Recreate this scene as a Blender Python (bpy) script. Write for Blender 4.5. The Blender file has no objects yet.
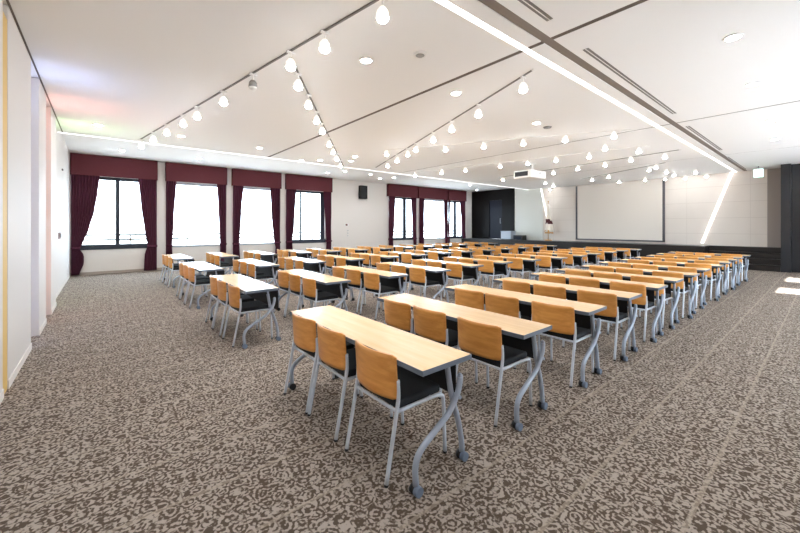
import bpy, bmesh, math, random
from mathutils import Vector, Matrix
random.seed(7)
SC = bpy.context.scene
COL = SC.collection
PI = math.pi

# ------------------------------------------------------------------ helpers
def srgb(r, g, b):
    def c(v):
        v /= 255.0
        return v / 12.92 if v <= 0.04045 else ((v + 0.055) / 1.055) ** 2.4
    return (c(r), c(g), c(b), 1.0)

def box(bm, x0, x1, y0, y1, z0, z1, bev=0.0, seg=2, mi=0):
    vs = [bm.verts.new((x, y, z)) for x in (x0, x1) for y in (y0, y1) for z in (z0, z1)]
    q = [(0, 1, 3, 2), (4, 6, 7, 5), (0, 4, 5, 1), (2, 3, 7, 6), (0, 2, 6, 4), (1, 5, 7, 3)]
    fs = [bm.faces.new([vs[i] for i in f]) for f in q]
    for f in fs: f.material_index = mi
    if bev > 0:
        es = list({e for f in fs for e in f.edges})
        bmesh.ops.bevel(bm, geom=es, offset=bev, segments=seg, affect='EDGES', profile=0.5)

def frame_of(d):
    d = d.normalized()
    a = Vector((0, 0, 1)) if abs(d.z) < 0.9 else Vector((0, 1, 0))
    u = d.cross(a).normalized()
    return u, d.cross(u).normalized()

def smooth_path(pts, n=4):
    """Catmull-Rom through the points"""
    P = [Vector(p) for p in pts]
    P = [P[0] * 2 - P[1]] + P + [P[-1] * 2 - P[-2]]
    out = []
    for i in range(1, len(P) - 2):
        a, b, c, d = P[i - 1], P[i], P[i + 1], P[i + 2]
        for k in range(n):
            t = k / n
            out.append(0.5 * ((2 * b) + (c - a) * t + (2 * a - 5 * b + 4 * c - d) * t * t + (3 * b - a - 3 * c + d) * t ** 3))
    out.append(P[-2])
    return out

def tube(bm, pts, r, seg=10, cap=True, mi=0):
    P = [Vector(p) for p in pts]
    rings = []
    u = None
    for i, p in enumerate(P):
        d = (P[min(i + 1, len(P) - 1)] - P[max(i - 1, 0)]).normalized()
        if u is None:
            u, _ = frame_of(d)
        u = (u - d * u.dot(d)).normalized()
        v = d.cross(u)
        rr = r[i] if isinstance(r, (list, tuple)) else r
        rings.append([bm.verts.new(p + (u * math.cos(2 * PI * k / seg) + v * math.sin(2 * PI * k / seg)) * rr) for k in range(seg)])
    for a, b in zip(rings, rings[1:]):
        for k in range(seg):
            f = bm.faces.new((a[k], a[(k + 1) % seg], b[(k + 1) % seg], b[k]))
            f.smooth = True; f.material_index = mi
    if cap:
        for rg in (rings[0][::-1], rings[-1]):
            bm.faces.new(rg).material_index = mi

def cyl(bm, p0, p1, r0, r1=None, seg=16, mi=0):
    tube(bm, [p0, p1], [r0, r0 if r1 is None else r1], seg, True, mi)

def ball(bm, c, r, seg=12, sz=1.0):
    m = Matrix.Translation(c) @ Matrix.Diagonal((r, r, r * sz, 1))
    res = bmesh.ops.create_uvsphere(bm, u_segments=seg, v_segments=seg // 2 + 1, radius=1, matrix=m)
    for v in res['verts']:
        for f in v.link_faces: f.smooth = True

def obj(name, bm, mats, parent=None, kind=None):
    me = bpy.data.meshes.new(name)
    bmesh.ops.recalc_face_normals(bm, faces=bm.faces[:])
    bm.to_mesh(me); bm.free()
    for m in (mats if isinstance(mats, (list, tuple)) else [mats]): me.materials.append(m)
    o = bpy.data.objects.new(name, me)
    COL.objects.link(o)
    if parent: o.parent = parent
    if kind: o['kind'] = kind
    return o

def B(): return bmesh.new()

def tag(o, label, cat, group=None):
    o['label'] = label; o['category'] = cat
    if group: o['group'] = group
    return o

def thing(name, label, cat, loc=(0, 0, 0), rz=0.0, group=None):
    o = bpy.data.objects.new(name, None)
    o.empty_display_size = 0.05
    COL.objects.link(o)
    o.location = loc; o.rotation_euler = (0, 0, rz)
    return tag(o, label, cat, group)

def struct(name, bm, m, parent=None):
    return obj(name, bm, m, parent, None if parent else 'structure')

CH = {}
def reg(o):
    CH.setdefault(o.parent, []).append(o); return o
def dup(root, loc, rz, label, group=None):
    def rec(o, par):
        c = o.copy(); COL.objects.link(c)
        if par: c.parent = par
        for ch in CH.get(o, []): rec(ch, c)
        return c
    r = rec(root, None)
    r.location = loc; r.rotation_euler = (0, 0, rz); r['label'] = label
    if group: r['group'] = group
    return r

ORD = ['first', 'second', 'third', 'fourth', 'fifth', 'sixth', 'seventh', 'eighth', 'ninth', 'tenth', 'eleventh', 'twelfth', 'thirteenth']

# ------------------------------------------------------------------ materials
def mat(name, col, rough=0.5, metal=0.0, spec=0.5, emis=None, es=0.0, coat=0.0):
    m = bpy.data.materials.new(name); m.use_nodes = True
    b = m.node_tree.nodes['Principled BSDF']
    b.inputs['Base Color'].default_value = col
    b.inputs['Roughness'].default_value = rough
    b.inputs['Metallic'].default_value = metal
    b.inputs['Specular IOR Level'].default_value = spec
    if coat: b.inputs['Coat Weight'].default_value = coat
    if emis:
        b.inputs['Emission Color'].default_value = emis
        b.inputs['Emission Strength'].default_value = es
    return m

class N:
    def __init__(s, m): s.t = m.node_tree; s.b = s.t.nodes['Principled BSDF']
    def new(s, typ, **kw):
        n = s.t.nodes.new(typ)
        for k, v in kw.items():
            if k in n.inputs: n.inputs[k].default_value = v
            else: setattr(n, k, v)
        return n
    def link(s, a, b): s.t.links.new(a, b)
    def math(s, op, a, b=None):
        n = s.t.nodes.new('ShaderNodeMath'); n.operation = op
        for i, v in enumerate((a, b)):
            if v is None: continue
            if isinstance(v, (int, float)): n.inputs[i].default_value = v
            else: s.link(v, n.inputs[i])
        return n.outputs[0]
    def ramp(s, fac, stops):
        n = s.t.nodes.new('ShaderNodeValToRGB')
        e = n.color_ramp.elements
        while len(e) < len(stops): e.new(0.5)
        for x, (p, c) in zip(e, stops): x.position = p; x.color = c
        s.link(fac, n.inputs[0]); return n.outputs[0]
    def mix(s, fac, a, b, mode='MIX'):
        n = s.t.nodes.new('ShaderNodeMix'); n.data_type = 'RGBA'; n.blend_type = mode
        for sock, v in ((n.inputs[0], fac), (n.inputs[6], a), (n.inputs[7], b)):
            if isinstance(v, (int, float, tuple)): sock.default_value = v
            else: s.link(v, sock)
        return n.outputs[2]

def wood(name, base, dark, scale, axis, rough=0.35, spec=0.5, amount=1.0):
    m = mat(name, base, rough, spec=spec); n = N(m)
    tc = n.new('ShaderNodeTexCoord'); mp = n.new('ShaderNodeMapping')
    sc = [9.0, 9.0, 9.0]; sc[axis] = 0.8
    mp.inputs['Scale'].default_value = sc
    oi = n.new('ShaderNodeObjectInfo')
    n.link(tc.outputs['Object'], mp.inputs['Vector'])
    cx = n.new('ShaderNodeCombineXYZ')
    n.link(n.math('MULTIPLY', oi.outputs['Random'], 37.0), cx.inputs[0])
    n.link(n.math('MULTIPLY', oi.outputs['Random'], 11.0), cx.inputs[2])
    n.link(cx.outputs[0], mp.inputs['Location'])
    no = n.new('ShaderNodeTexNoise', Scale=scale, Detail=4.0, Roughness=0.6)
    n.link(mp.outputs[0], no.inputs['Vector'])
    c = n.ramp(no.outputs[0], [(0.35, dark), (0.65, base)])
    v = n.math('MULTIPLY_ADD', oi.outputs['Random'], 0.16); 
    v.node.inputs[2].default_value = 0.90
    hs = n.new('ShaderNodeHueSaturation'); n.link(v, hs.inputs['Value']); n.link(c, hs.inputs['Color'])
    n.link(hs.outputs[0], n.b.inputs['Base Color'])
    return m

M = {}
M['wall'] = mat('wall_paint', srgb(232, 226, 220), 0.6)
M['ceil'] = mat('ceiling_paint', srgb(247, 246, 245), 0.7)
M['groove'] = mat('groove_brown', srgb(70, 62, 56), 0.7)
M['joint'] = mat('joint_brown', srgb(104, 93, 86), 0.7)
M['channel'] = mat('channel_brown', srgb(132, 121, 113), 0.6)
M['wallrear'] = mat('rear_panel_paint', srgb(222, 217, 213), 0.6)
M['plywood'] = wood('plywood', srgb(230, 163, 86), srgb(211, 141, 66), 3.0, 1, 0.33)
M['maple'] = wood('maple_top', srgb(236, 200, 152), srgb(226, 187, 137), 2.0, 1, 0.27)
M['edge'] = mat('edge_grey', srgb(100, 108, 120), 0.45)
M['chrome'] = mat('silver_tube', srgb(208, 213, 223), 0.3, 0.15)
M['glide'] = mat('glide_black', srgb(30, 30, 32), 0.6)
M['seat'] = mat('seat_black', srgb(20, 21, 27), 0.75)
M['leg'] = mat('table_leg_grey', srgb(164, 172, 186), 0.3, 0.15)
M['caster'] = mat('caster_grey', srgb(108, 120, 138), 0.45)
M['blackpanel'] = mat('modesty_black', srgb(17, 18, 23), 0.6)
M['valance'] = mat('valance_maroon', srgb(96, 38, 46), 0.8)
M['curtain'] = mat('curtain_wine', srgb(76, 22, 46), 0.85)
M['frame'] = mat('window_frame_dark', srgb(36, 42, 56), 0.45)
M['framew'] = mat('window_frame_pale', srgb(176, 182, 192), 0.5)
M['darkwood'] = mat('stage_dark_wood', srgb(27, 21, 18), 0.35)
M['nosing'] = mat('step_nosing', srgb(60, 56, 53), 0.35)
M['darkpanel'] = mat('dark_stone', srgb(16, 12, 11), 0.4, spec=0.12)
M['doorglass'] = mat('door_blue_black', srgb(24, 27, 40), 0.4, spec=0.15)
M['pillar'] = mat('pillar_stone', srgb(33, 34, 38), 0.28)
M['column'] = mat('taupe_panel', srgb(150, 138, 130), 0.5)
M['screen'] = mat('screen_fabric', srgb(222, 214, 204), 0.8)
M['screenframe'] = mat('screen_border', srgb(88, 84, 88), 0.5)
M['glossw'] = mat('gloss_panel', srgb(214, 214, 206), 0.35)
M['white'] = mat('white_enamel', srgb(240, 238, 235), 0.4)
M['greyhead'] = mat('lamp_grey', srgb(150, 148, 146), 0.4)
M['black'] = mat('black_plastic', srgb(22, 20, 22), 0.5)
M['dgrey'] = mat('diffuser_grey', srgb(128, 124, 122), 0.6)
M['lamp'] = mat('lamp_glow', srgb(255, 250, 240), 0.5, emis=srgb(248, 250, 252), es=30.0)
M['led'] = mat('led_glow', srgb(255, 255, 255), 0.5, emis=srgb(252, 250, 246), es=1.2)
M['ledw'] = mat('led_soft', srgb(255, 255, 255), 0.5, emis=srgb(252, 250, 246), es=0.75)
M['headglow'] = mat('head_bloom_glow', srgb(240, 238, 235), 0.4, emis=srgb(255, 246, 232), es=0.35)  # emission imitates the bloom over lit lamp heads
M['exit'] = mat('exit_glow', srgb(210, 245, 232), 0.5, emis=srgb(200, 250, 230), es=0.9)
M['yellow'] = mat('yellow_strip', srgb(226, 190, 112), 0.6)
M['brownplate'] = mat('brown_plate', srgb(112, 52, 40), 0.5)
M['metal'] = mat('rail_metal', srgb(34, 35, 38), 0.4)
M['flagcloth'] = mat('flag_cloth', srgb(236, 228, 214), 0.8)
M['flaggold'] = mat('flag_gold', srgb(190, 140, 70), 0.6)
M['flagdark'] = mat('flag_dark', srgb(84, 30, 34), 0.7)
M['paleblue'] = mat('pale_grey_cabinet', srgb(170, 178, 190), 0.4)

# carpet: pale scroll blobs over brown
def carpet():
    m = mat('carpet', srgb(120, 104, 90), 0.95, spec=0.15); n = N(m)
    tc = n.new('ShaderNodeTexCoord')
    no = n.new('ShaderNodeTexNoise', Scale=13.0, Detail=2.0)
    n.link(tc.outputs['Object'], no.inputs['Vector'])
    vm = n.new('ShaderNodeVectorMath', operation='MULTIPLY_ADD')
    n.link(no.outputs['Color'], vm.inputs[0]); vm.inputs[1].default_value = (0.05, 0.05, 0.0)
    n.link(tc.outputs['Object'], vm.inputs[2])
    vo = n.new('ShaderNodeTexVoronoi', Scale=11.5, Randomness=0.62); vo.feature = 'F1'
    n.link(vm.outputs[0], vo.inputs['Vector'])
    ring = n.math('SINE', n.math('MULTIPLY_ADD', vo.outputs['Distance'], 22.0))
    vo2 = n.new('ShaderNodeTexVoronoi', Scale=31.0, Randomness=0.8); vo2.feature = 'F1'
    n.link(vm.outputs[0], vo2.inputs['Vector'])
    ring2 = n.math('SINE', n.math('MULTIPLY', vo2.outputs['Distance'], 9.0))
    s = n.math('ADD', n.math('MULTIPLY', ring, 0.55), n.math('MULTIPLY', ring2, 0.6))
    fine = n.new('ShaderNodeTexNoise', Scale=55.0, Detail=1.0)
    n.link(tc.outputs['Object'], fine.inputs['Vector'])
    s = n.math('ADD', s, n.math('MULTIPLY', n.math('SUBTRACT', fine.outputs[0], 0.5), 3.0))
    fac = n.math('MULTIPLY_ADD', s, 0.5); fac.node.inputs[2].default_value = 0.5
    c = n.ramp(fac, [(0.23, srgb(88, 75, 64)), (0.60, srgb(176, 163, 151))])
    # woven lines of the carpet loom, running across and along the hall
    sep = n.new('ShaderNodeSeparateXYZ'); n.link(tc.outputs['Object'], sep.inputs[0])
    for ax, per in ((0, 0.115), (1, 0.115)):
        f = n.math('FRACT', n.math('DIVIDE', sep.outputs[ax], per))
        ln = n.math('LESS_THAN', f, 0.07)
        br = n.new('ShaderNodeTexNoise', Scale=14.0); n.link(tc.outputs['Object'], br.inputs['Vector'])
        ln = n.math('MULTIPLY', ln, n.math('GREATER_THAN', br.outputs[0], 0.5))
        c = n.mix(n.math('MULTIPLY', ln, 0.55), c, srgb(84, 68, 56))
    f = n.math('FRACT', n.math('DIVIDE', sep.outputs[1], 0.46))
    ln = n.math('LESS_THAN', f, 0.05)
    c = n.mix(n.math('MULTIPLY', ln, 0.5), c, srgb(178, 164, 148))
    pile = n.new('ShaderNodeTexNoise', Scale=220.0, Detail=1.0); n.link(tc.outputs['Object'], pile.inputs['Vector'])
    c = n.mix(n.math('MULTIPLY', pile.outputs[0], 0.25), c, srgb(70, 56, 46))
    n.link(c, n.b.inputs['Base Color'])
    bp = n.new('ShaderNodeBump', Strength=0.35, Distance=0.01); n.link(pile.outputs[0], bp.inputs['Height'])
    n.link(bp.outputs[0], n.b.inputs['Normal'])
    return m
M['carpet'] = carpet()

def stone(name, base, line, w, hgt):
    m = mat(name, base, 0.45); n = N(m)
    tc = n.new('ShaderNodeTexCoord'); sep = n.new('ShaderNodeSeparateXYZ'); n.link(tc.outputs['Object'], sep.inputs[0])
    fz = n.math('FRACT', n.math('DIVIDE', sep.outputs[2], hgt)); fy = n.math('FRACT', n.math('DIVIDE', sep.outputs[1], w))
    ln = n.math('MAXIMUM', n.math('LESS_THAN', fz, 0.016 / hgt), n.math('LESS_THAN', fy, 0.012 / w))
    no = n.new('ShaderNodeTexNoise', Scale=1.2, Detail=3.0); n.link(tc.outputs['Object'], no.inputs['Vector'])
    c = n.mix(no.outputs[0], base, tuple(v * 0.9 for v in base[:3]) + (1,))
    n.link(n.mix(n.math('MULTIPLY', ln, 0.6), c, line), n.b.inputs['Base Color'])
    return m
M['stone'] = stone('beige_stone', srgb(222, 212, 202), srgb(192, 180, 170), 1.9, 0.62)

def glass():
    m = bpy.data.materials.new('window_glass'); m.use_nodes = True
    t = m.node_tree; t.nodes.clear()
    o = t.nodes.new('ShaderNodeOutputMaterial'); mx = t.nodes.new('ShaderNodeMixShader')
    tr = t.nodes.new('ShaderNodeBsdfTransparent'); gl = t.nodes.new('ShaderNodeBsdfGlossy')
    gl.inputs['Roughness'].default_value = 0.03; tr.inputs[0].default_value = (0.96, 0.98, 0.98, 1)
    mx.inputs[0].default_value = 0.06
    t.links.new(tr.outputs[0], mx.inputs[1]); t.links.new(gl.outputs[0], mx.inputs[2]); t.links.new(mx.outputs[0], o.inputs[0])
    return m
M['glass'] = glass()

# ------------------------------------------------------------------ room shell
XL, XR = -0.785, 18.66          # rear wall (left in the photo) and screen wall
YR, YW = -2.6, 15.0            # right wall and window wall
ZC, ZS = 3.62, 3.79            # main ceiling, raised strip by the windows

b = B(); box(b, XL - 0.3, XR + 0.3, YR - 0.3, YW + 0.3, -0.1, 0); struct('floor', b, M['carpet'])

# ceiling: separate slabs with real joints between them
b = B()
xj = [XL - 0.3, -1.0, 3.85, 8.92, 13.97, XR + 0.3]
xj = [XL - 0.3, 3.85, 8.92, 13.97, XR + 0.3]
gx = [0.035, 0.026, 0.02]
def slabs(y0, y1, z):
    for i in range(4):
        a = xj[i] + (gx[i - 1] if i else 0); c = xj[i + 1] - (gx[i] if i < 3 else 0)
        box(b, a, c, y0, y1, z, z + 0.08)
slabs(YR - 0.3, 1.98, ZC); slabs(2.09, 2.268, ZC); slabs(2.342, 10.90, ZC)
box(b, XL - 0.3, XR + 0.3, 10.90, 10.92, ZC, ZS + 0.08)
box(b, XL - 0.3, XR + 0.3, 10.92, YW + 0.3, ZS, ZS + 0.08)
struct('ceiling', b, M['ceil'])
b = B()
for i in range(3):
    for y0, y1 in ((YR - 0.3, 1.98), (2.09, 2.268), (2.342, 10.90)): box(b, xj[i + 1] - gx[i], xj[i + 1] + gx[i], y0, y1, ZC + 0.004, ZC + 0.07)
struct('ceiling_joint', b, M['joint'])
b = B(); box(b, XL - 0.3, XR + 0.3, YR - 0.3, 10.9, ZC + 0.085, ZC + 0.14)
struct('ceiling_backing', b, M['groove'])

# ---- window wall, with openings
WIN = {1: (-0.66, 1.40), 2: (1.78, 3.64), 3: (3.98, 5.76), 4: (6.12, 7.96), 5: (11.72, 13.56), 6: (13.95, 16.15), 7: (16.32, 17.78)}
Z0, Z1 = 0.80, 3.14
b = B()
xs = sorted(WIN.values()); cur = XL - 0.3
for a, c in xs:
    box(b, cur, a, YW, YW + 0.22, 0, ZS + 0.1); cur = c
    box(b, a, c, YW, YW + 0.22, 0, Z0); box(b, a, c, YW, YW + 0.22, Z1, ZS + 0.1)
box(b, cur, XR + 0.3, YW, YW + 0.22, 0, ZS + 0.1)
struct('wall_window_side', b, M['wall'])

MULL = {1: 0.40, 4: 6.80, 5: 12.88, 7: 17.05}
MW = {1: 0.055, 4: 0.03, 5: 0.10, 7: 0.10}
SILLH = {1: 0.15, 2: 0.05, 3: 0.05, 4: 0.15, 5: 0.12, 6: 0.04, 7: 0.12}
for k, (a, c) in WIN.items():
    fm = M['frame'] if k in MULL else M['framew']
    b = B(); t = 0.06 if k in MULL else 0.035
    y0, y1 = YW + 0.08, YW + 0.16
    box(b, a, a + t, y0, y1, Z0, Z1); box(b, c - t * (3 if k == 4 else 1), c, y0, y1, Z0, Z1)
    box(b, a, c, y0, y1, Z1 - 0.1, Z1)
    if k in MULL: box(b, MULL[k] - MW[k], MULL[k] + MW[k], y0 - 0.02, y1, Z0, Z1)
    w = struct('window_%d' % k, b, fm)
    b = B(); box(b, a - 0.02, c + 0.02, YW - 0.03, YW + 0.17, Z0 - 0.01, Z0 + SILLH[k], 0.006); obj('window_sill', b, fm, w)
    b = B(); box(b, a, c, YW + 0.115, YW + 0.123, Z0, Z1); obj('pane', b, M['glass'], w)

b = B(); 
for x0, x1 in ((XL, XR),): box(b, x0, x1, YW - 0.015, YW - 0.002, 0, 0.09)
struct('baseboard_window_side', b, mat('baseboard_taupe', srgb(176, 162, 150), 0.5))

# balcony rail outside the windows
rail = thing('balcony_railing', 'pale metal balcony railing outside the row of windows', 'railing', (9, 16.4, 0))
b = B()
for z in (1.06, 1.23): box(b, -10.5, 10, -0.02, 0.02, z - 0.03, z + 0.03)
obj('rail', b, M['metal'], rail)
for i in range(12):
    b = B(); x = -10 + i * 1.8; box(b, x - 0.02, x + 0.02, -0.02, 0.02, -0.15, 1.22); obj('post', b, M['metal'], rail)
b = B(); box(b, XL - 2, XR + 1, YW + 0.22, 16.9, -0.25, -0.15); struct('balcony_floor', b, mat('balcony_concrete', srgb(205, 202, 198), 0.8))

# ---- rear wall (left of the photo): white panels with coloured light slots
b = B(); box(b, XL - 0.2, XL, YR - 0.3, YW + 0.3, 0, ZS + 0.1); struct('wall_rear', b, M['wall'])
PAN = [(YR, 4.72), (4.95, 6.37), (7.1, 7.92), (8.65, 9.52), (10.38, YW - 0.02)]
for i, (a, c) in enumerate(PAN):
    b = B()
    top = ZC - 0.012 if i < 4 else ZC - 0.012
    xf = -0.68 if i < 4 else -0.755
    box(b, XL, xf, a, min(c, 10.9), 0, top, 0.004)
    if i == 4: box(b, XL, xf, 10.9, c, 0, ZS - 0.01)
    struct('trim_%d' % (i + 1), b, M['wallrear'])
b = B()
for i, (a, c) in enumerate(PAN): box(b, -0.68 - 0.075 * (i == 4), -0.672 - 0.075 * (i == 4), a, c, 0, 0.08)
struct('baseboard_rear', b, M['wall'])
b = B(); box(b, -0.679, -0.662, YR, 10.88, ZC - 0.010, ZC - 0.001); struct('trim_7', b, M['joint'])  # dark strip standing in for the shade in the ceiling-edge gap
# yellow strip in the nearest slot
b = B(); box(b, XL, -0.685, 4.721, 4.949, 0, ZC - 0.15); struct('trim_6', b, M['yellow'])
SLOT = [('blue', 6.37, (0.42, 0.55, 1.0)), ('pink', 7.92, (1.0, 0.42, 0.40)), ('green', 9.52, (0.62, 1.0, 0.42))]
for nm, y, rgb in SLOT:
    m = mat('led_' + nm, (*rgb, 1), 0.5, emis=(*rgb, 1), es=2.6)
    s = thing('light_slot_strip', nm + ' light strip in the slot between white rear wall panels', 'light strip', (XL + 0.014, y + 0.022, 0.0))
    b = B(); box(b, -0.012, 0.012, -0.015, 0.015, 0, 3.40); obj('diffuser', b, m, s)
    l = bpy.data.lights.new('slot_lamp', 'AREA'); l.energy = 1.1; l.color = rgb; l.shape = 'RECTANGLE'; l.size = 0.05; l.size_y = 0.5; l.spread = 1.9
    lo = bpy.data.objects.new('slot_lamp', l); COL.objects.link(lo); lo.parent = s
    lo.location = (0.06, 0.36, 2.75); lo.rotation_euler = Vector((-0.42, 0.0, -1.0)).to_track_quat('Z', 'Y').to_euler()

# ---- right wall (outside the frame) with tall sun windows; low ones added for fill daylight
RW = [(4.6, 8.2, 1.75), (8.8, 11.4, 1.75), (12.15, 13.35, 2.75), (14.75, 16.1, 2.75)]
b = B(); cur = XL - 0.3
for a, c, h in RW:
    box(b, cur, a, YR - 0.22, YR, 0, ZC + 0.1); cur = c
    box(b, a, c, YR - 0.22, YR, 0, 0.35); box(b, a, c, YR - 0.22, YR, h, ZC + 0.1)
box(b, cur, XR + 0.3, YR - 0.22, YR, 0, ZC + 0.1)
struct('wall_right_side', b, M['wall'])
for i, (a, c, h) in enumerate(RW):
    b = B(); y0, y1 = YR - 0.16, YR - 0.08
    for x in (a, c - 0.05, (a + c) / 2 - 0.025): box(b, x, x + 0.05, y0, y1, 0.35, h)
    box(b, a, c, y0, y1, 0.35, 0.42); box(b, a, c, y0, y1, h - 0.07, h)
    w = struct('window_%d' % (8 + i), b, M['frame'])
    b = B(); box(b, a, c, YR - 0.125, YR - 0.117, 0.35, h); obj('pane', b, M['glass'], w)

b = B(); box(b, XL - 3, XR + 6, YR - 22, YR - 0.23, -0.35, -0.2); struct('bounce_ground_outside', b, mat('bounce_ground_pale', srgb(214, 216, 220), 0.9))  # unseen ground added to bounce sunlight up onto the ceiling
# ---- screen wall and stage
ST, SX = 0.78, 17.55
b = B(); box(b, XR, XR + 0.2, 1.46, 10.1, 0, ZC + 0.3); struct('wall_screen_side', b, M['stone'])
b = B(); box(b, XR - 0.03, XR + 0.2, 10.1, 11.85, 0, ZC + 0.3); struct('wall_gloss_panel', b, M['glossw'])
b = B()
for y0, y1, z0, z1 in ((11.85, 12.70, 0, ZS + .1), (13.62, YW + .3, 0, ZS + .1), (12.70, 13.62, 3.14, ZS + .1)):
    box(b, XR - 0.06, XR + 0.2, y0, y1, z0, z1)
struct('wall_dark_panel', b, M['darkpanel'])
b = B(); box(b, XR - 0.02, XR + 0.03, 12.70, 13.62, ST, 3.14); d = struct('door_1', b, M['doorglass'])
b = B(); tube(b, [(XR - 0.02, 12.82, ST + 0.95), (XR - 0.07, 12.82, ST + 0.95), (XR - 0.07, 12.82, ST + 1.25), (XR - 0.02, 12.82, ST + 1.25)], 0.012, 8); obj('door_handle', b, M['chrome'], d)
b = B(); box(b, XR - 0.05, XR + 0.2, 0.8, 1.46, 0, ZC + 0.3); struct('wall_taupe_return', b, M['column'])
b = B(); box(b, SX, XR, 0.83, 1.06, 0, ZC - 0.005); struct('wall_dark_pillar', b, M['pillar'])
b = B(); box(b, SX + 0.25, XR + 0.2, YR - 0.1, 0.83, 0, ZC - 0.005); struct('wall_dark_right', b, M['pillar'])

b = B(); box(b, SX, XR - 0.07, 3.05, YW - 0.02, 0, ST, 0.008); stg = struct('stage', b, M['darkwood'])
b = B()
for i in range(4):
    box(b, SX + i * 0.27, XR - 0.055, 1.065, 3.045, i * 0.195, (i + 1) * 0.195)
steps = tag(obj('stage_steps', b, M['darkwood']), 'dark wooden steps up to the stage beside the right dark pillar', 'steps')
for i in range(4):
    b = B(); box(b, SX + i * 0.27 - 0.006, SX + i * 0.27 + 0.03, 1.07, 3.04, (i + 1) * 0.195, (i + 1) * 0.195 + 0.006); obj('nosing', b, M['nosing'], steps)

scr = thing('projection_screen', 'large white projection screen on the beige wall behind the stage', 'screen', (XR - 0.001, 6.43, 0.86))
b = B(); box(b, -0.05, -0.03, -1.80, 1.80, 0.06, 2.72); obj('screen_fabric', b, M['screen'], scr)
b = B()
box(b, -0.07, 0.0, -1.88, -1.80, 0, 2.72); box(b, -0.07, 0, 1.80, 1.88, 0, 2.72); box(b, -0.07, 0, -1.88, 1.88, 0.0, 0.06)
obj('border', b, M['screenframe'], scr)

def slash(y0, z0, y1, z1, w, label, x):
    b = B(); d = Vector((0, y1 - y0, z1 - z0)); n = Vector((0, -d.z, d.y)).normalized() * w / 2
    P = [Vector((0, 0, 0)) - n, n, d + n, d - n]
    v0 = [b.verts.new(p) for p in P]; v1 = [b.verts.new(p + Vector((-0.04, 0, 0))) for p in P]
    b.faces.new(v0); b.faces.new(v1[::-1])
    for i in range(4): b.faces.new((v0[i], v0[(i + 1) % 4], v1[(i + 1) % 4], v1[i]))
    o = obj('wall_light_strip', b, M['led']); o.location = (x, y0, z0)
    tag(o, label, 'light strip')
slash(2.42, ZC - 0.01, 3.31, 0.86, 0.07, 'slanted white light strip on the beige wall right of the screen', XR - 0.001)
slash(10.2, ZC - 0.01, 9.78, 1.7, 0.032, 'slanted white light strip left of the screen above the flag', XR - 0.032)

# ---- ceiling light lines and diffusers
b = B(); box(b, 0, XR - XL - 0.02, -0.035, 0.035, -0.002, 0.05)
o = obj('ceiling_light_strip', b, M['led']); o.location = (XL + 0.01, 2.305, ZC); tag(o, 'long white light line in the ceiling along the dark ceiling channel', 'light strip')
b = B(); box(b, 0, XR - XL - 0.02, -0.025, 0.025, 0, 0.03)
o = obj('ceiling_light_strip', b, M['ledw']); o.location = (XL + 0.01, 10.955, ZC - 0.004); tag(o, 'long white light line along the ceiling edge beside the windows', 'light strip')
b = B()
box(b, -0.0, XR - XL - 0.04, -0.05, 0.05, -0.0, 0.05)
o = obj('ceiling_channel', b, M['channel']); o.location = (XL + 0.02, 2.035, ZC + 0.004); tag(o, 'brown-grey recessed channel along the right part of the ceiling', 'channel')
for i, (x0, x1, y, wh) in enumerate(((1.6, 3.48, 1.81, 'nearest the camera'), (4.37, 8.14, 1.84, 'longest, after the first ceiling cross joint'), (9.37, 12.98, 1.90, 'above the middle table rows'), (14.47, 18.0, 1.98, 'nearest the stage'))):
    s = thing('air_diffuser', 'slim linear air slot beside the ceiling channel, ' + wh, 'vent', (x0, y, ZC), group='air slots in the ceiling')
    b = B()
    for q in (-0.004,): box(b, 0, x1 - x0, q, q + 0.010, -0.006, 0)
    obj('fins', b, M['white'], s)
    b = B(); box(b, 0, x1 - x0, -0.032, 0.034, -0.003, -0.0005); obj('slot', b, M['dgrey'], s)

# ------------------------------------------------------------------ lamps
def light(kind, parent, loc, energy, col=(0.84, 0.92, 1.0), r=0.06, ang=2.7):
    l = bpy.data.lights.new('lamp_light', kind); l.energy = energy; l.color = col
    l.shadow_soft_size = r
    if kind == 'SPOT': l.spot_size = ang; l.spot_blend = 1.0
    o = bpy.data.objects.new('lamp_light', l); COL.objects.link(o); o.parent = parent; o.location = loc
    return o
EP, ED = 13.0, 12.0
# hanging track spotlight prototype pieces (mesh data shared by the copies)
def spot_proto(drop, unlit=False):
    t = thing('track_spotlight', 'x', 'spotlight')
    b = B(); box(b, -0.05, 0.05, -0.015, 0.015, -0.03, -0.005, 0.004); cyl(b, (0, 0, -0.02), (0, 0, -drop + 0.09), 0.008, seg=8)
    reg(obj('stem', b, M['white'], t))
    b = B()
    cyl(b, (0, 0, -drop + 0.095), (0, 0, -drop + 0.06), 0.028, 0.052, 16); cyl(b, (0, 0, -drop + 0.06), (0, 0, -drop), 0.052, 0.058, 16)
    reg(obj('lamp_head', b, M['greyhead'] if unlit else M['headglow'], t))
    b = B(); ball(b, (0, 0, -drop), 0.055, 14, 0.75)
    reg(obj('bulb', b, M['white'] if unlit else M['lamp'], t))
    return t
p_spot, p_unlit = spot_proto(0.19), spot_proto(0.19, True)
p_short = spot_proto(0.13)
first = {}
def put(proto, loc, label, group, lit=True, e=EP):
    if proto not in first:
        first[proto] = 1; o = proto; o.location = loc; o['label'] = label
        o['group'] = group
    else: o = dup(proto, loc, 0, label, group)
    if lit: light('SPOT', o, (0, 0, -0.27), e, r=0.05, ang=2.25)
    return o

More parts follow.
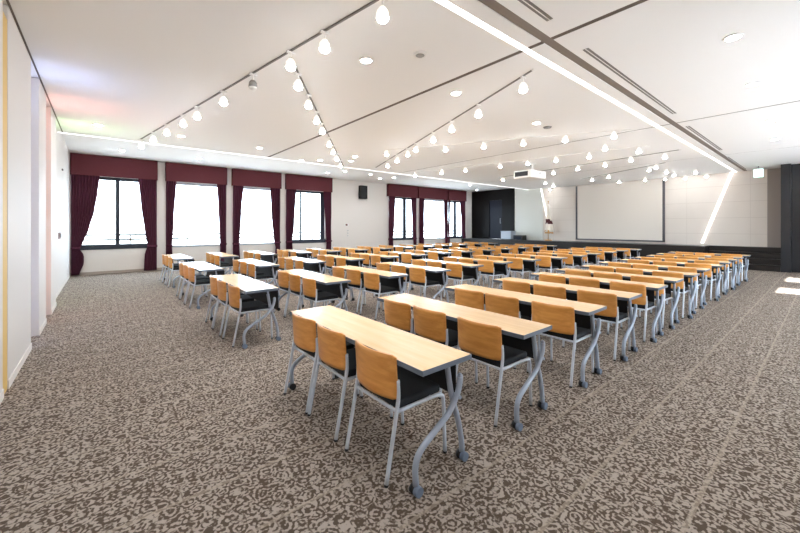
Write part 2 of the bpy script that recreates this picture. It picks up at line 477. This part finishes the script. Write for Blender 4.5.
def track(label, a, c, z=ZC, tw=0.011, tm='dgrey'):
    d = Vector((c[0] - a[0], c[1] - a[1], 0)); L = d.length
    t = thing('lighting_track', label, 'track', (a[0], a[1], z), math.atan2(d.y, d.x))
    b = B(); box(b, 0, L, -tw, tw, -0.014, -0.001); obj('track_bar', b, M[tm], t)
    for q in (0, L):
        b = B(); box(b, q - 0.02, q + 0.02, -0.014, 0.014, -0.018, -0.001); obj('end_cap', b, M['white'], t)
def on(a, c, y): return a[0] + (c[0] - a[0]) * (y - a[1]) / (c[1] - a[1])
TR = [
    ('long left ceiling track', (0.70, 10.58), (2.0, 2.3), [2.593, 3.44, 4.09, 5.01, 5.936, 6.994, 7.673, 8.608, 9.506, 10.45], p_spot, 3),
    ('ceiling track branching towards the fourth window', (1.76, 4.21), (6.50, 10.88), [4.611, 5.244, 5.911, 6.507, 7.435, 8.118, 8.878, 9.837], p_spot, -1),
    ('ceiling track above the second and third tables', (4.40, 2.52), (7.45, 10.3), [2.716, 3.816, 4.749, 5.579, 6.579, 7.142, 8.006, 8.881], p_spot, -1),
    ('short ceiling track around the grey ceiling disc', (5.94, 7.71), (8.70, 2.75), [7.708, 6.278, 5.441, 4.634, 3.847, 3.008], p_short, -1),
    ('ceiling track in front of the hanging projector', (9.25, 10.25), (10.80, 3.0), [10.216, 9.054, 8.107, 6.875, 6.004, 5.193, 4.33, 3.189], p_short, -1),
]
for nm, a, c, ys, pr, un in TR:
    track('straight ' + nm, a, c, tm='white' if pr is p_short else 'dgrey')
    ys = sorted(ys)
    for i, y in enumerate(ys):
        u = (i == un)
        put(p_unlit if u else pr, (on(a, c, y), y, ZC - 0.012),
            ('unlit grey spotlight, ' if u else 'white spotlight, ') + ORD[i] + ' from right on the ' + nm, 'spotlights on the ' + nm, not u, 7.0 if pr is p_spot and c[0] < 2.5 else EP)
FAR = [(9.776, 3.64), (12.52, 5.535), (12.383, 4.611), (12.044, 3.772), (12.265, 2.992), (15.954, 6.451), (15.495, 5.637), (17.59, 5.976), (17.68, 5.014), (17.945, 4.378), (14.658, 4.038), (14.216, 3.717), (15.769, 3.802), (16.816, 3.818), (16.643, 3.137), (18.25, 3.781), (18.2, 3.10), (12.945, 8.788), (12.774, 6.516), (15.433, 8.246), (16.669, 8.503), (18.283, 9.512)]
def farlabel(i, x, y):
    return 'small glowing loose spotlight under the far ceiling, ' + ORD2[i] + ' nearest the stage'
ORD2 = ORD + ['fourteenth', 'fifteenth', 'sixteenth', 'seventeenth', 'eighteenth', 'nineteenth', 'twentieth', 'twenty-first', 'twenty-second']
for i, (x, y) in enumerate(sorted(FAR, reverse=True)):
    put(p_short, (x, y, ZC - 0.002), farlabel(i, x, y), 'loose spotlights under the far ceiling', True, 4.0 if x > 17 else EP)
track('thin grey ceiling track crossing above the middle rows', (12.95, 9.0), (12.05, 2.6), tw=0.007)
track('thin grey ceiling track slanting near the projection screen', (16.2, 7.0), (14.1, 3.4), tw=0.007)

def down_proto():
    t = thing('ceiling_downlight', 'x', 'downlight')
    b = B(); cyl(b, (0, 0, -0.012), (0, 0, -0.0005), 0.085, 0.09, 24); reg(obj('trim_ring', b, M['white'], t))
    b = B(); cyl(b, (0, 0, -0.016), (0, 0, -0.0125), 0.055, 0.066, 24); reg(obj('lens', b, M['lamp'], t))
    return t
p_down = down_proto()
def putd(x, y, z, label, group):
    if p_down not in first:
        first[p_down] = 1; o = p_down; o.location = (x, y, z); o['label'] = label; o['group'] = group
    else: o = dup(p_down, (x, y, z), 0, label, group)
    light('SPOT', o, (0, 0, -0.05), ED, r=0.05, ang=2.75)
for i, (x, y) in enumerate([(5.349, 0.684), (7.338, 0.723), (10.17, 0.76), (12.354, 0.841)]):
    putd(x, y, ZC, 'round recessed downlight at the right edge of the ceiling, %s from the camera' % ORD[i], 'downlights right of the ceiling channel')
for i, (x, y) in enumerate([(0.3, 2.1), (0.3, 0.2), (2.3, 0.3)]):  # unseen lamps added to brighten the near chair backs
    putd(x, y, ZC, 'added unseen fill downlight above the near rear corner, %s from the windows' % ORD[i], 'added fill downlights above the near corner')
for i, (x, y) in enumerate([(2.547, 3.726), (4.259, 3.746), (6.724, 3.781)]):
    putd(x, y, ZC, 'round recessed downlight between tracks and long light line, %s from the camera' % ORD[i], 'downlights in the middle ceiling')
for i, (x, y) in enumerate([(-0.063, 9.615), (1.402, 9.589), (3.206, 9.669), (4.839, 10.7), (5.266, 10.255), (5.805, 9.074), (6.078, 9.734)]):
    putd(x, y, ZC, 'round recessed downlight near the window-side light line, %s from the rear wall' % ORD[i], 'downlights near the window-side light line')
for i, (x, y) in enumerate(sorted([(0.454, 13.393), (2.478, 13.417), (7.289, 13.521), (7.6, 12.632), (8.915, 12.693), (10.036, 13.524), (10.326, 12.835), (15.334, 12.488), (15.086, 11.313), (17.766, 13.922)])):
    putd(x, y, ZS, 'round recessed downlight in the raised ceiling by the windows, %s from the rear wall' % ORD[i], 'downlights in the raised window-side ceiling')
for i, (x, y, w) in enumerate([(2.961, 3.178, 'between the two nearest downlights'), (7.192, 3.797, 'beside the second ceiling cross joint')]):
    s = thing('ceiling_speaker', 'small pale grey round ceiling disc ' + w, 'ceiling speaker', (x, y, ZC))
    b = B(); cyl(b, (0, 0, -0.02), (0, 0, -0.0005), 0.075, 0.085, 20); obj('housing', b, M['dgrey'] if i else M['white'], s)
    b = B(); cyl(b, (0, 0, -0.026), (0, 0, -0.02), 0.045, 0.055, 20); obj('grille', b, M['greyhead'], s)

# ------------------------------------------------------------------ valances and curtains
VAL = [(-0.745, 1.475), (1.71, 3.70), (3.90, 5.83), (6.05, 8.25), (11.56, 13.64), (13.72, 16.10), (16.20, 17.85)]
def val_label(i): return 'wine-red boxed valance above the %s window from the rear wall' % ORD[i]
for i, (a, c) in enumerate(VAL):
    b = B()
    box(b, 0, c - a, -0.18, -0.16, 0, 0.66, 0.005); box(b, 0, 0.02, -0.18, 0, 0, 0.66); box(b, c - a - 0.02, c - a, -0.18, 0, 0, 0.66)
    box(b, 0, c - a, -0.18, 0, 0.64, 0.66)
    o = obj('curtain_valance', b, M['valance']); o.location = (a, YW - 0.002, ZS - 0.665)
    tag(o, val_label(i), 'valance', 'valances above the windows')

def curtain(outer, prof, label, win):
    """pleated cloth between a straight outer edge and an inner edge given as (z, x)"""
    prof = sorted(prof); nz, nu = 40, 48
    def inner(z):
        for (za, xa), (zb, xb) in zip(prof, prof[1:]):
            if z <= zb:
                t = (z - za) / (zb - za) if zb > za else 0; t = max(0, min(1, t)); t = t * t * (3 - 2 * t) * 0.5 + t * 0.5
                return xa + (xb - xa) * t
        return prof[-1][1]
    b = B(); G = []
    npl = max(4, abs(prof[-1][1] - outer) / 0.075)
    for j in range(nz + 1):
        z = 0.03 + (3.24 - 0.03) * j / nz
        xi = inner(z); w = abs(xi - outer); full = abs(prof[-1][1] - outer)
        amp = min(0.045, 0.018 + 0.02 * (1 - w / max(full, 0.01)) + 0.008)
        row = []
        for i in range(nu + 1):
            u = i / nu
            row.append(b.verts.new((outer + (xi - outer) * u, amp * math.sin(2 * PI * npl * u + 0.5 * math.sin(z * 1.3)) + 0.008 * math.sin(5 * z + 9 * u), z)))
        G.append(row)
    for j in range(nz):
        for i in range(nu):
            b.faces.new((G[j][i], G[j][i + 1], G[j + 1][i + 1], G[j + 1][i])).smooth = True
    t = thing('curtain', label, 'curtain', (0, YW - 0.085, 0), group='wine-red curtains')
    o = obj('curtain_cloth', b, M['curtain'], t)
    md = o.modifiers.new('thick', 'SOLIDIFY'); md.thickness = 0.006
    # tieback band round the gathered cloth
    zt = 0.86; xi = inner(zt); x0, x1 = min(outer, xi), max(outer, xi)
    b = B(); box(b, x0 - 0.004, x1 + 0.012, -0.062, 0.062, zt - 0.035, zt + 0.035, 0.015); obj('tieback', b, M['curtain'], t)
def CU(i, side, outer, prof):
    curtain(outer, prof, 'wine-red curtain on the %s of the %s window from the rear wall' % (side, ORD[i - 1]), i)
CU(1, 'left', -0.73, [(3.24, -0.05), (3.1, -0.063), (2.6, -0.11), (2.02, -0.19), (1.45, -0.32), (1.0, -0.47), (0.84, -0.54), (0.62, -0.44), (0.4, -0.44), (0.03, -0.55)])
CU(1, 'right', 1.46, [(3.24, 0.94), (3.1, 0.947), (2.23, 1.02), (1.34, 1.128), (0.9, 1.2), (0.55, 1.12), (0.12, 1.10), (0.03, 1.10)])
CU(2, 'left', 1.73, [(3.24, 2.05), (1.69, 1.96), (0.8, 1.91), (0.5, 1.92), (0.03, 1.98)])
CU(2, 'right', 3.69, [(3.24, 3.36), (2.08, 3.416), (1.13, 3.458), (0.7, 3.475), (0.03, 3.45)])
CU(3, 'left', 3.93, [(3.24, 4.34), (2.1, 4.243), (1.04, 4.18), (0.8, 4.165), (0.25, 4.195), (0.03, 4.2)])
CU(3, 'right', 5.81, [(3.24, 5.37), (1.97, 5.435), (1.0, 5.535), (0.67, 5.60), (0.03, 5.56)])
CU(4, 'left', 6.07, [(3.24, 6.53), (1.55, 6.435), (0.84, 6.336), (0.03, 6.4)])
CU(4, 'right', 8.24, [(3.24, 7.82), (1.55, 7.93), (0.7, 7.98), (0.03, 7.95)])
CU(5, 'left', 11.66, [(3.24, 12.09), (1.66, 12.0), (0.76, 11.91), (0.03, 11.95)])
CU(5, 'right', 13.62, [(3.24, 13.22), (1.45, 13.364), (0.66, 13.42), (0.03, 13.4)])
CU(6, 'left', 13.86, [(3.24, 14.24), (0.76, 14.2), (0.03, 14.2)])
CU(6, 'right', 16.2, [(3.24, 15.83), (0.71, 15.98), (0.03, 15.95)])
CU(7, 'left', 16.27, [(3.24, 16.42), (0.8, 16.36), (0.03, 16.38)])
CU(7, 'right', 17.84, [(3.24, 17.3), (1.69, 17.547), (0.67, 17.68), (0.03, 17.65)])

# ------------------------------------------------------------------ wall fittings
s = thing('wall_speaker', 'black loudspeaker high on the white wall between the window groups', 'speaker', (9.98, YW, 2.90))
b = B(); box(b, -0.2, 0.2, -0.24, -0.03, 0, 0.66, 0.012); box(b, -0.05, 0.05, -0.03, 0, 0.25, 0.4); obj('cabinet', b, M['black'], s)
b = B(); box(b, -0.18, 0.18, -0.25, -0.24, 0.03, 0.63, 0.004); obj('grille', b, M['blackpanel'], s)
s = thing('thermostat', 'small dark red wall unit on a white plate below the loudspeaker', 'thermostat', (9.1, YW, 1.55))
b = B(); box(b, -0.12, 0.12, -0.015, 0, 0, 0.12, 0.004); obj('plate', b, M['white'], s)
b = B(); box(b, -0.05, 0.05, -0.04, -0.015, 0.02, 0.10, 0.004); obj('knob', b, M['brownplate'], s)
for i, z in enumerate((1.30, 1.17, 1.04)):
    s = thing('wall_switch', 'small white switch plate, %s of three stacked beneath the red wall unit' % ('top', 'middle', 'bottom')[i], 'switch', (9.18, YW, z), group='switches under the wall unit')
    b = B(); box(b, -0.05, 0.05, -0.012, 0, 0, 0.08, 0.003); obj('plate', b, M['white'], s)
    b = B(); box(b, -0.02, 0.02, -0.02, -0.012, 0.02, 0.06, 0.003); obj('rocker', b, M['dgrey'], s)
s = thing('wall_switch', 'brown-red switch plate on the white rear wall beside the first curtain', 'switch', (-0.755, 11.3, 1.25))
b = B(); box(b, 0, 0.02, -0.20, 0.20, 0, 0.14, 0.004); obj('plate', b, M['brownplate'], s)
b = B(); box(b, 0.02, 0.03, -0.10, 0.10, 0.03, 0.11, 0.003); obj('rocker', b, M['groove'], s)
s = thing('wall_hook', 'tiny grey fitting high on the white rear wall near the windows', 'hook', (-0.755, 12.0, 2.90))
b = B(); box(b, 0, 0.03, -0.05, 0.05, 0, 0.04, 0.004); obj('fitting', b, M['dgrey'], s)
s = thing('exit_sign', 'pale green glowing exit sign hanging from the ceiling right of the slanted light', 'sign', (17.45, 1.58, ZC))
b = B(); box(b, -0.035, 0.035, -0.13, 0.13, -0.40, -0.10, 0.006); obj('housing', b, M['dgrey'], s)
b = B(); box(b, -0.041, -0.035, -0.12, 0.12, -0.39, -0.11); obj('face', b, M['exit'], s)
b = B(); cyl(b, (0, 0, -0.1), (0, 0, -0.001), 0.012, seg=8); obj('hanger', b, M['dgrey'], s)

# projector
s = thing('ceiling_projector', 'white projector hanging from the ceiling in front of the stage', 'projector', (11.2, 6.45, ZC))
b = B(); box(b, -0.62, 0.30, -0.33, 0.33, -0.50, -0.24, 0.03, 3); obj('body', b, M['white'], s)
b = B(); box(b, -0.632, -0.615, -0.20, 0.27, -0.44, -0.29, 0.004); obj('vent_grille', b, M['black'], s)
b = B(); cyl(b, (0, 0, -0.25), (0, 0, -0.02), 0.03, seg=12); cyl(b, (0, 0, -0.02), (0, 0, -0.001), 0.12, seg=20); obj('ceiling_mount', b, M['white'], s)
b = B(); cyl(b, (0.30, 0.0, -0.36), (0.36, 0.0, -0.36), 0.07, 0.06, 20); obj('lens', b, M['black'], s)
b = B(); cyl(b, (-0.1, -0.33, -0.33), (-0.1, -0.337, -0.33), 0.025, seg=12); obj('power_button', b, M['dgrey'], s)

# flag on the stage
s = thing('flag_stand', 'gold-fringed white flag drooping on its pole on the stage left of the screen', 'flag', (18.3, 9.62, ST))
b = B(); cyl(b, (0, 0, 0), (0, 0, 0.05), 0.2, 0.16, 24); obj('base', b, M['flaggold'], s)
b = B(); cyl(b, (0, 0, 0.04), (0, 0, 2.05), 0.016, seg=10); ball(b, (0, 0, 2.08), 0.035); obj('pole', b, M['flaggold'], s)
def drape(z0, z1, w0, w1, ph):
    b = B(); nz, na = 14, 28; R = []
    for j in range(nz + 1):
        t = j / nz; z = z0 + (z1 - z0) * t; w = w0 + (w1 - w0) * t
        R.append([b.verts.new(((w * 0.55 * (1 + 0.28 * math.sin(5 * a + ph + 2 * t))) * math.cos(a), (w * (1 + 0.22 * math.sin(5 * a + ph + 2 * t))) * math.sin(a) - 0.05 * t, z))
                  for a in [2 * PI * k / na for k in range(na)]])
    for j in range(nz):
        for k in range(na): b.faces.new((R[j][k], R[j][(k + 1) % na], R[j + 1][(k + 1) % na], R[j + 1][k])).smooth = True
    b.faces.new(R[0]); b.faces.new(R[-1][::-1])
    return b
cl = obj('flag_cloth', drape(1.95, 0.45, 0.03, 0.2, 0.3), M['flagcloth'], s)
obj('emblem_fold', drape(1.15, 0.88, 0.135, 0.172, 0.75), M['flagdark'], cl)
obj('fringe', drape(0.56, 0.38, 0.185, 0.205, 1.6), M['flaggold'], cl)

# equipment on the stage
s = thing('equipment_cabinet', 'pale grey cabinet standing on the stage in front of the dark wall', 'cabinet', (18.05, 11.9, ST))
b = B(); box(b, -0.25, 0.25, -0.33, 0.33, 0.03, 0.46, 0.012); obj('body', b, M['paleblue'], s)
b = B(); box(b, -0.27, 0.27, -0.35, 0.35, 0.46, 0.49, 0.008); obj('lid', b, M['paleblue'], s)
b = B(); box(b, -0.22, 0.22, -0.30, 0.30, 0, 0.03); obj('plinth', b, M['black'], s)
s = thing('amplifier_case', 'low black equipment case beside the pale cabinet on the stage', 'case', (18.05, 11.15, ST))
b = B(); box(b, -0.22, 0.22, -0.28, 0.28, 0.0, 0.26, 0.012); obj('case_body', b, M['black'], s)
b = B(); box(b, -0.228, -0.22, -0.22, 0.22, 0.05, 0.21, 0.002); obj('front_panel', b, M['doorglass'], s)

# ------------------------------------------------------------------ chair
def make_chair():
    t = thing('conference_chair', 'x', 'chair')
    W = 0.222
    b = B(); box(b, -0.157, 0.222, -0.211, 0.211, 0.413, 0.468, 0.018, 3); reg(obj('seat', b, M['seat'], t))
    # curved plywood back with rounded corners
    b = B(); nu, nv = 16, 10; F, K = [], []
    z0, z1 = 0.478, 0.753
    for j in range(nv + 1):
        v = j / nv
        r1, r2 = [], []
        for i in range(nu + 1):
            u = -1 + 2 * i / nu
            # rounded corners: pull the ends of the top and bottom rows inwards
            rr = 0.10
            e = max(0, abs(u) - (1 - rr)) / rr
            zz = z0 + (z1 - z0) * v
            cut = (1 - math.sqrt(max(0, 1 - e * e))) * 0.012
            zz = zz - cut * max(0, 2 * v - 1) + cut * max(0, 1 - 2 * v)
            x = -0.222 + 0.048 * u * u - 0.016 * (v - 0.4)
            r1.append(b.verts.new((x, u * W, zz))); r2.append(b.verts.new((x + 0.012, u * W * 0.995, zz)))
        F.append(r1); K.append(r2)
    for j in range(nv):
        for i in range(nu):
            b.faces.new((F[j][i], F[j + 1][i], F[j + 1][i + 1], F[j][i + 1])).smooth = True
            b.faces.new((K[j][i], K[j][i + 1], K[j + 1][i + 1], K[j + 1][i])).smooth = True
        for i in (0, nu): b.faces.new((F[j][i], F[j + 1][i], K[j + 1][i], K[j][i]))
    for i in range(nu):
        for j in (0, nv): b.faces.new((F[j][i], F[j][i + 1], K[j][i + 1], K[j][i]))
    reg(obj('backrest', b, M['plywood'], t))
    r = 0.0125
    for s in (1, -1):
        y = s * 0.222
        b = B(); tube(b, smooth_path([(-0.250, y, 0.012), (-0.205, y, 0.24), (-0.170, y, 0.42), (-0.158, y, 0.50), (-0.160, y * 0.985, 0.60)], 4), r, 10)
        cyl(b, (-0.252, y, 0.0), (-0.2495, y, 0.014), 0.0135, seg=10, mi=1)
        reg(obj('leg', b, [M['chrome'], M['glide']], t))
        b = B(); tube(b, smooth_path([(-0.168, y, 0.414), (0.0, y, 0.414), (0.17, y, 0.412), (0.215, y, 0.400), (0.233, y, 0.365), (0.243, y, 0.2), (0.250, y, 0.012)], 4), r, 10)
        cyl(b, (0.2502, y, 0.0), (0.250, y, 0.014), 0.0135, seg=10, mi=1)
        reg(obj('leg', b, [M['chrome'], M['glide']], t))
    for x in (-0.168, 0.12):
        b = B(); cyl(b, (x, -0.222, 0.414), (x, 0.222, 0.414), 0.010, seg=10); reg(obj('seat_rail', b, M['chrome'], t))
    return t

# ------------------------------------------------------------------ folding table
TL = 0.921
def make_table():
    t = thing('folding_table', 'x', 'table')
    b = B(); box(b, -0.211, 0.211, -TL + 0.002, TL - 0.002, 0.693, 0.722, 0.003); top = reg(obj('tabletop', b, M['maple'], t))
    b = B()
    for q in ((-0.2135, -0.2105, -TL, TL), (0.2105, 0.2135, -TL, TL), (-0.2135, 0.2135, -TL, -TL + 0.003), (-0.2135, 0.2135, TL - 0.003, TL)):
        box(b, q[0], q[1], q[2], q[3], 0.690, 0.7205)
    box(b, -0.205, 0.205, -TL + 0.01, TL - 0.01, 0.686, 0.694)
    reg(obj('edge_band', b, M['edge'], top))
    for s in (1, -1):
        y = s * 0.865
        b = B(); tube(b, smooth_path([(-0.214, y, 0.055), (-0.218, y, 0.16), (-0.180, y, 0.235), (-0.065, y, 0.305), (0.055, y, 0.372), (0.140, y, 0.470), (0.164, y, 0.540), (0.166, y, 0.575)], 4), 0.0185, 12)
        ball(b, (0.166, y, 0.577), 0.0185, 10)
        la = reg(obj('leg', b, M['leg'], t))
        y2 = s * 0.826
        b = B(); tube(b, smooth_path([(0.230, y2, 0.055), (0.224, y2, 0.13), (0.192, y2, 0.27), (0.130, y2, 0.45), (0.095, y2, 0.62), (0.085, y2, 0.690)], 4), 0.0185, 12)
        lb = reg(obj('leg', b, M['leg'], t))
        for lg, x, yy in ((la, -0.214, y), (lb, 0.230, y2)):
            b = B(); cyl(b, (x, yy + 0.004 * s, 0.0285), (x, yy + 0.034 * s, 0.0285), 0.0285, seg=18)
            cyl(b, (x, yy - 0.03 * s, 0.0285), (x, yy - 0.004 * s, 0.0285), 0.0285, seg=18, mi=1)
            cyl(b, (x, yy, 0.028), (x, yy, 0.062), 0.014, seg=10, mi=1)
            reg(obj('caster', b, [M['caster'], M['black']], lg))
        b = B(); cyl(b, (0.142, s * 0.80, 0.455), (0.142, s * 0.89, 0.455), 0.012, seg=10); reg(obj('pivot', b, M['leg'], t))
    b = B(); box(b, 0.252, 0.262, -0.75, 0.75, 0.385, 0.665, 0.004); reg(obj('modesty_panel', b, M['blackpanel'], t))
    for y in (-0.7, 0.0, 0.7):
        b = B(); box(b, 0.10, 0.256, y - 0.012, y + 0.012, 0.655, 0.688); reg(obj('bracket', b, M['black'], t))
    b = B(); box(b, 0.06, 0.11, -0.84, 0.84, 0.640, 0.687, 0.004); reg(obj('crossbar', b, M['black'], t))
    return t

chair0, table0 = make_chair(), make_table()
COLS = [(2.376, 'column beside right aisle'), (5.545, 'second column from right aisle'), (8.37, 'third column from right aisle'), (11.32, 'column nearest windows')]
PITCH, X0 = 1.09, 1.590
ROWX = [1.59, 2.62, 3.73, 4.79, 5.82, 6.75, 7.73, 8.78, 9.90, 10.92, 11.90, 12.85, 13.95]
COL2 = [4.66, 4.64, 4.58, 4.6, 4.68, 4.66, 4.6, 4.44, 4.40, 4.44, 4.38, 4.4, 4.33]
used = {}
for ci, (cy, cname) in enumerate(COLS):
    for k in range(13):
        tx = ROWX[k] if ci == 0 else X0 + PITCH * k + (random.uniform(-0.02, 0.02) if k > 1 else 0)
        ty = cy + (random.uniform(-0.02, 0.02) if k > 1 else 0) + (COL2[k] - 4.63 if ci == 1 else 0)
        rz = math.radians(random.uniform(-0.6, 0.6)) if k > 1 else 0
        which = 'rearmost' if k == 0 else ('frontmost' if k == 12 else ORD[k])
        lab = 'maple-topped folding table, %s%s in the %s' % (which, ' from the back' if 0 < k < 12 else '', cname)
        g = 'folding tables in the ' + cname
        if 't' not in used:
            used['t'] = 1; table0.location = (tx, ty, 0); table0['label'] = lab; table0['group'] = g
        else: dup(table0, (tx, ty, 0), rz, lab, g)
        for oi, (off, side) in enumerate(((-0.485, 'right'), (0.095, 'middle'), (0.585, 'left'))):
            cx = tx - 0.055 + (-random.uniform(0, 0.012 if ci == 0 else 0.03) if (ci, k) != (0, 0) else 0)
            yy = ty + off - (0.08 if ci == 0 and k >= 2 else (0.035 if (ci, k) == (0, 1) else 0)) + (random.uniform(-0.015, 0.015) if (ci, k) != (0, 0) else 0)
            cr = math.radians(random.uniform(-1.6, 1.6))
            lab = '%s plywood-backed chair at the %s table%s, %s' % (side, which, ' from the back' if 0 < k < 12 else '', cname)
            g = 'plywood chairs in the ' + cname
            if 'c' not in used:
                used['c'] = 1; chair0.location = (cx, yy, 0); chair0['label'] = lab; chair0['group'] = g
            else: dup(chair0, (cx, yy, 0), cr, lab, g)

# ------------------------------------------------------------------ daylight
w = bpy.data.worlds.new('World'); SC.world = w; w.use_nodes = True
bg = w.node_tree.nodes['Background']
wt = w.node_tree
wg = wt.nodes.new('ShaderNodeTexCoord'); wsx = wt.nodes.new('ShaderNodeSeparateXYZ'); wr = wt.nodes.new('ShaderNodeValToRGB')
wt.links.new(wg.outputs['Generated'], wsx.inputs[0]); wt.links.new(wsx.outputs[2], wr.inputs[0]); wt.links.new(wr.outputs[0], bg.inputs[0])
wr.color_ramp.elements[0].position = 0.0; wr.color_ramp.elements[0].color = (0.50, 0.54, 0.58, 1)
wr.color_ramp.elements[1].position = 0.02; wr.color_ramp.elements[1].color = (0.72, 0.86, 1.0, 1)
bg.inputs[1].default_value = 5.5
sun = bpy.data.lights.new('sun', 'SUN'); sun.energy = 16.0; sun.angle = 0.01; sun.color = (0.94, 0.96, 1.0)
so = bpy.data.objects.new('sun', sun); COL.objects.link(so)
so.rotation_euler = Vector((0.05, -0.80, 0.60)).to_track_quat('Z', 'Y').to_euler()
def portal(x0, x1, y, z0, z1, sgn):
    l = bpy.data.lights.new('window_portal', 'AREA'); l.shape = 'RECTANGLE'; l.size = x1 - x0; l.size_y = z1 - z0
    l.cycles.is_portal = True
    o = bpy.data.objects.new('window_portal', l); COL.objects.link(o)
    o.location = ((x0 + x1) / 2, y, (z0 + z1) / 2)
    o.rotation_euler = (PI / 2 * (-1 if sgn < 0 else 1), 0, 0)   # light shines along local -Z
for a, c in WIN.values(): portal(a, c, YW + 0.25, Z0, Z1, -1)
for a, c, h in RW: portal(a, c, YR - 0.25, 0.35, h, 1)

# ------------------------------------------------------------------ camera
cam = bpy.data.cameras.new('camera'); co = bpy.data.objects.new('camera', cam); COL.objects.link(co)
co.location = (0, 0, 1.53); co.rotation_euler = (PI / 2, 0, -math.radians(39.7767))
cam.sensor_width = 36; cam.lens = 36 * 357.97 / 800; cam.shift_y = -40.0 / 800; cam.clip_start = 0.05
SC.camera = co
SC.view_settings.view_transform = 'Standard'; SC.view_settings.look = 'None'
SC.view_settings.exposure = 1.58; SC.view_settings.gamma = 1; SC.view_settings.use_curve_mapping = False
SC.cycles.use_denoising = True
SC.cycles.max_bounces = 8; SC.cycles.diffuse_bounces = 5; SC.cycles.transparent_max_bounces = 8
SC.cycles.sample_clamp_indirect = 6.0
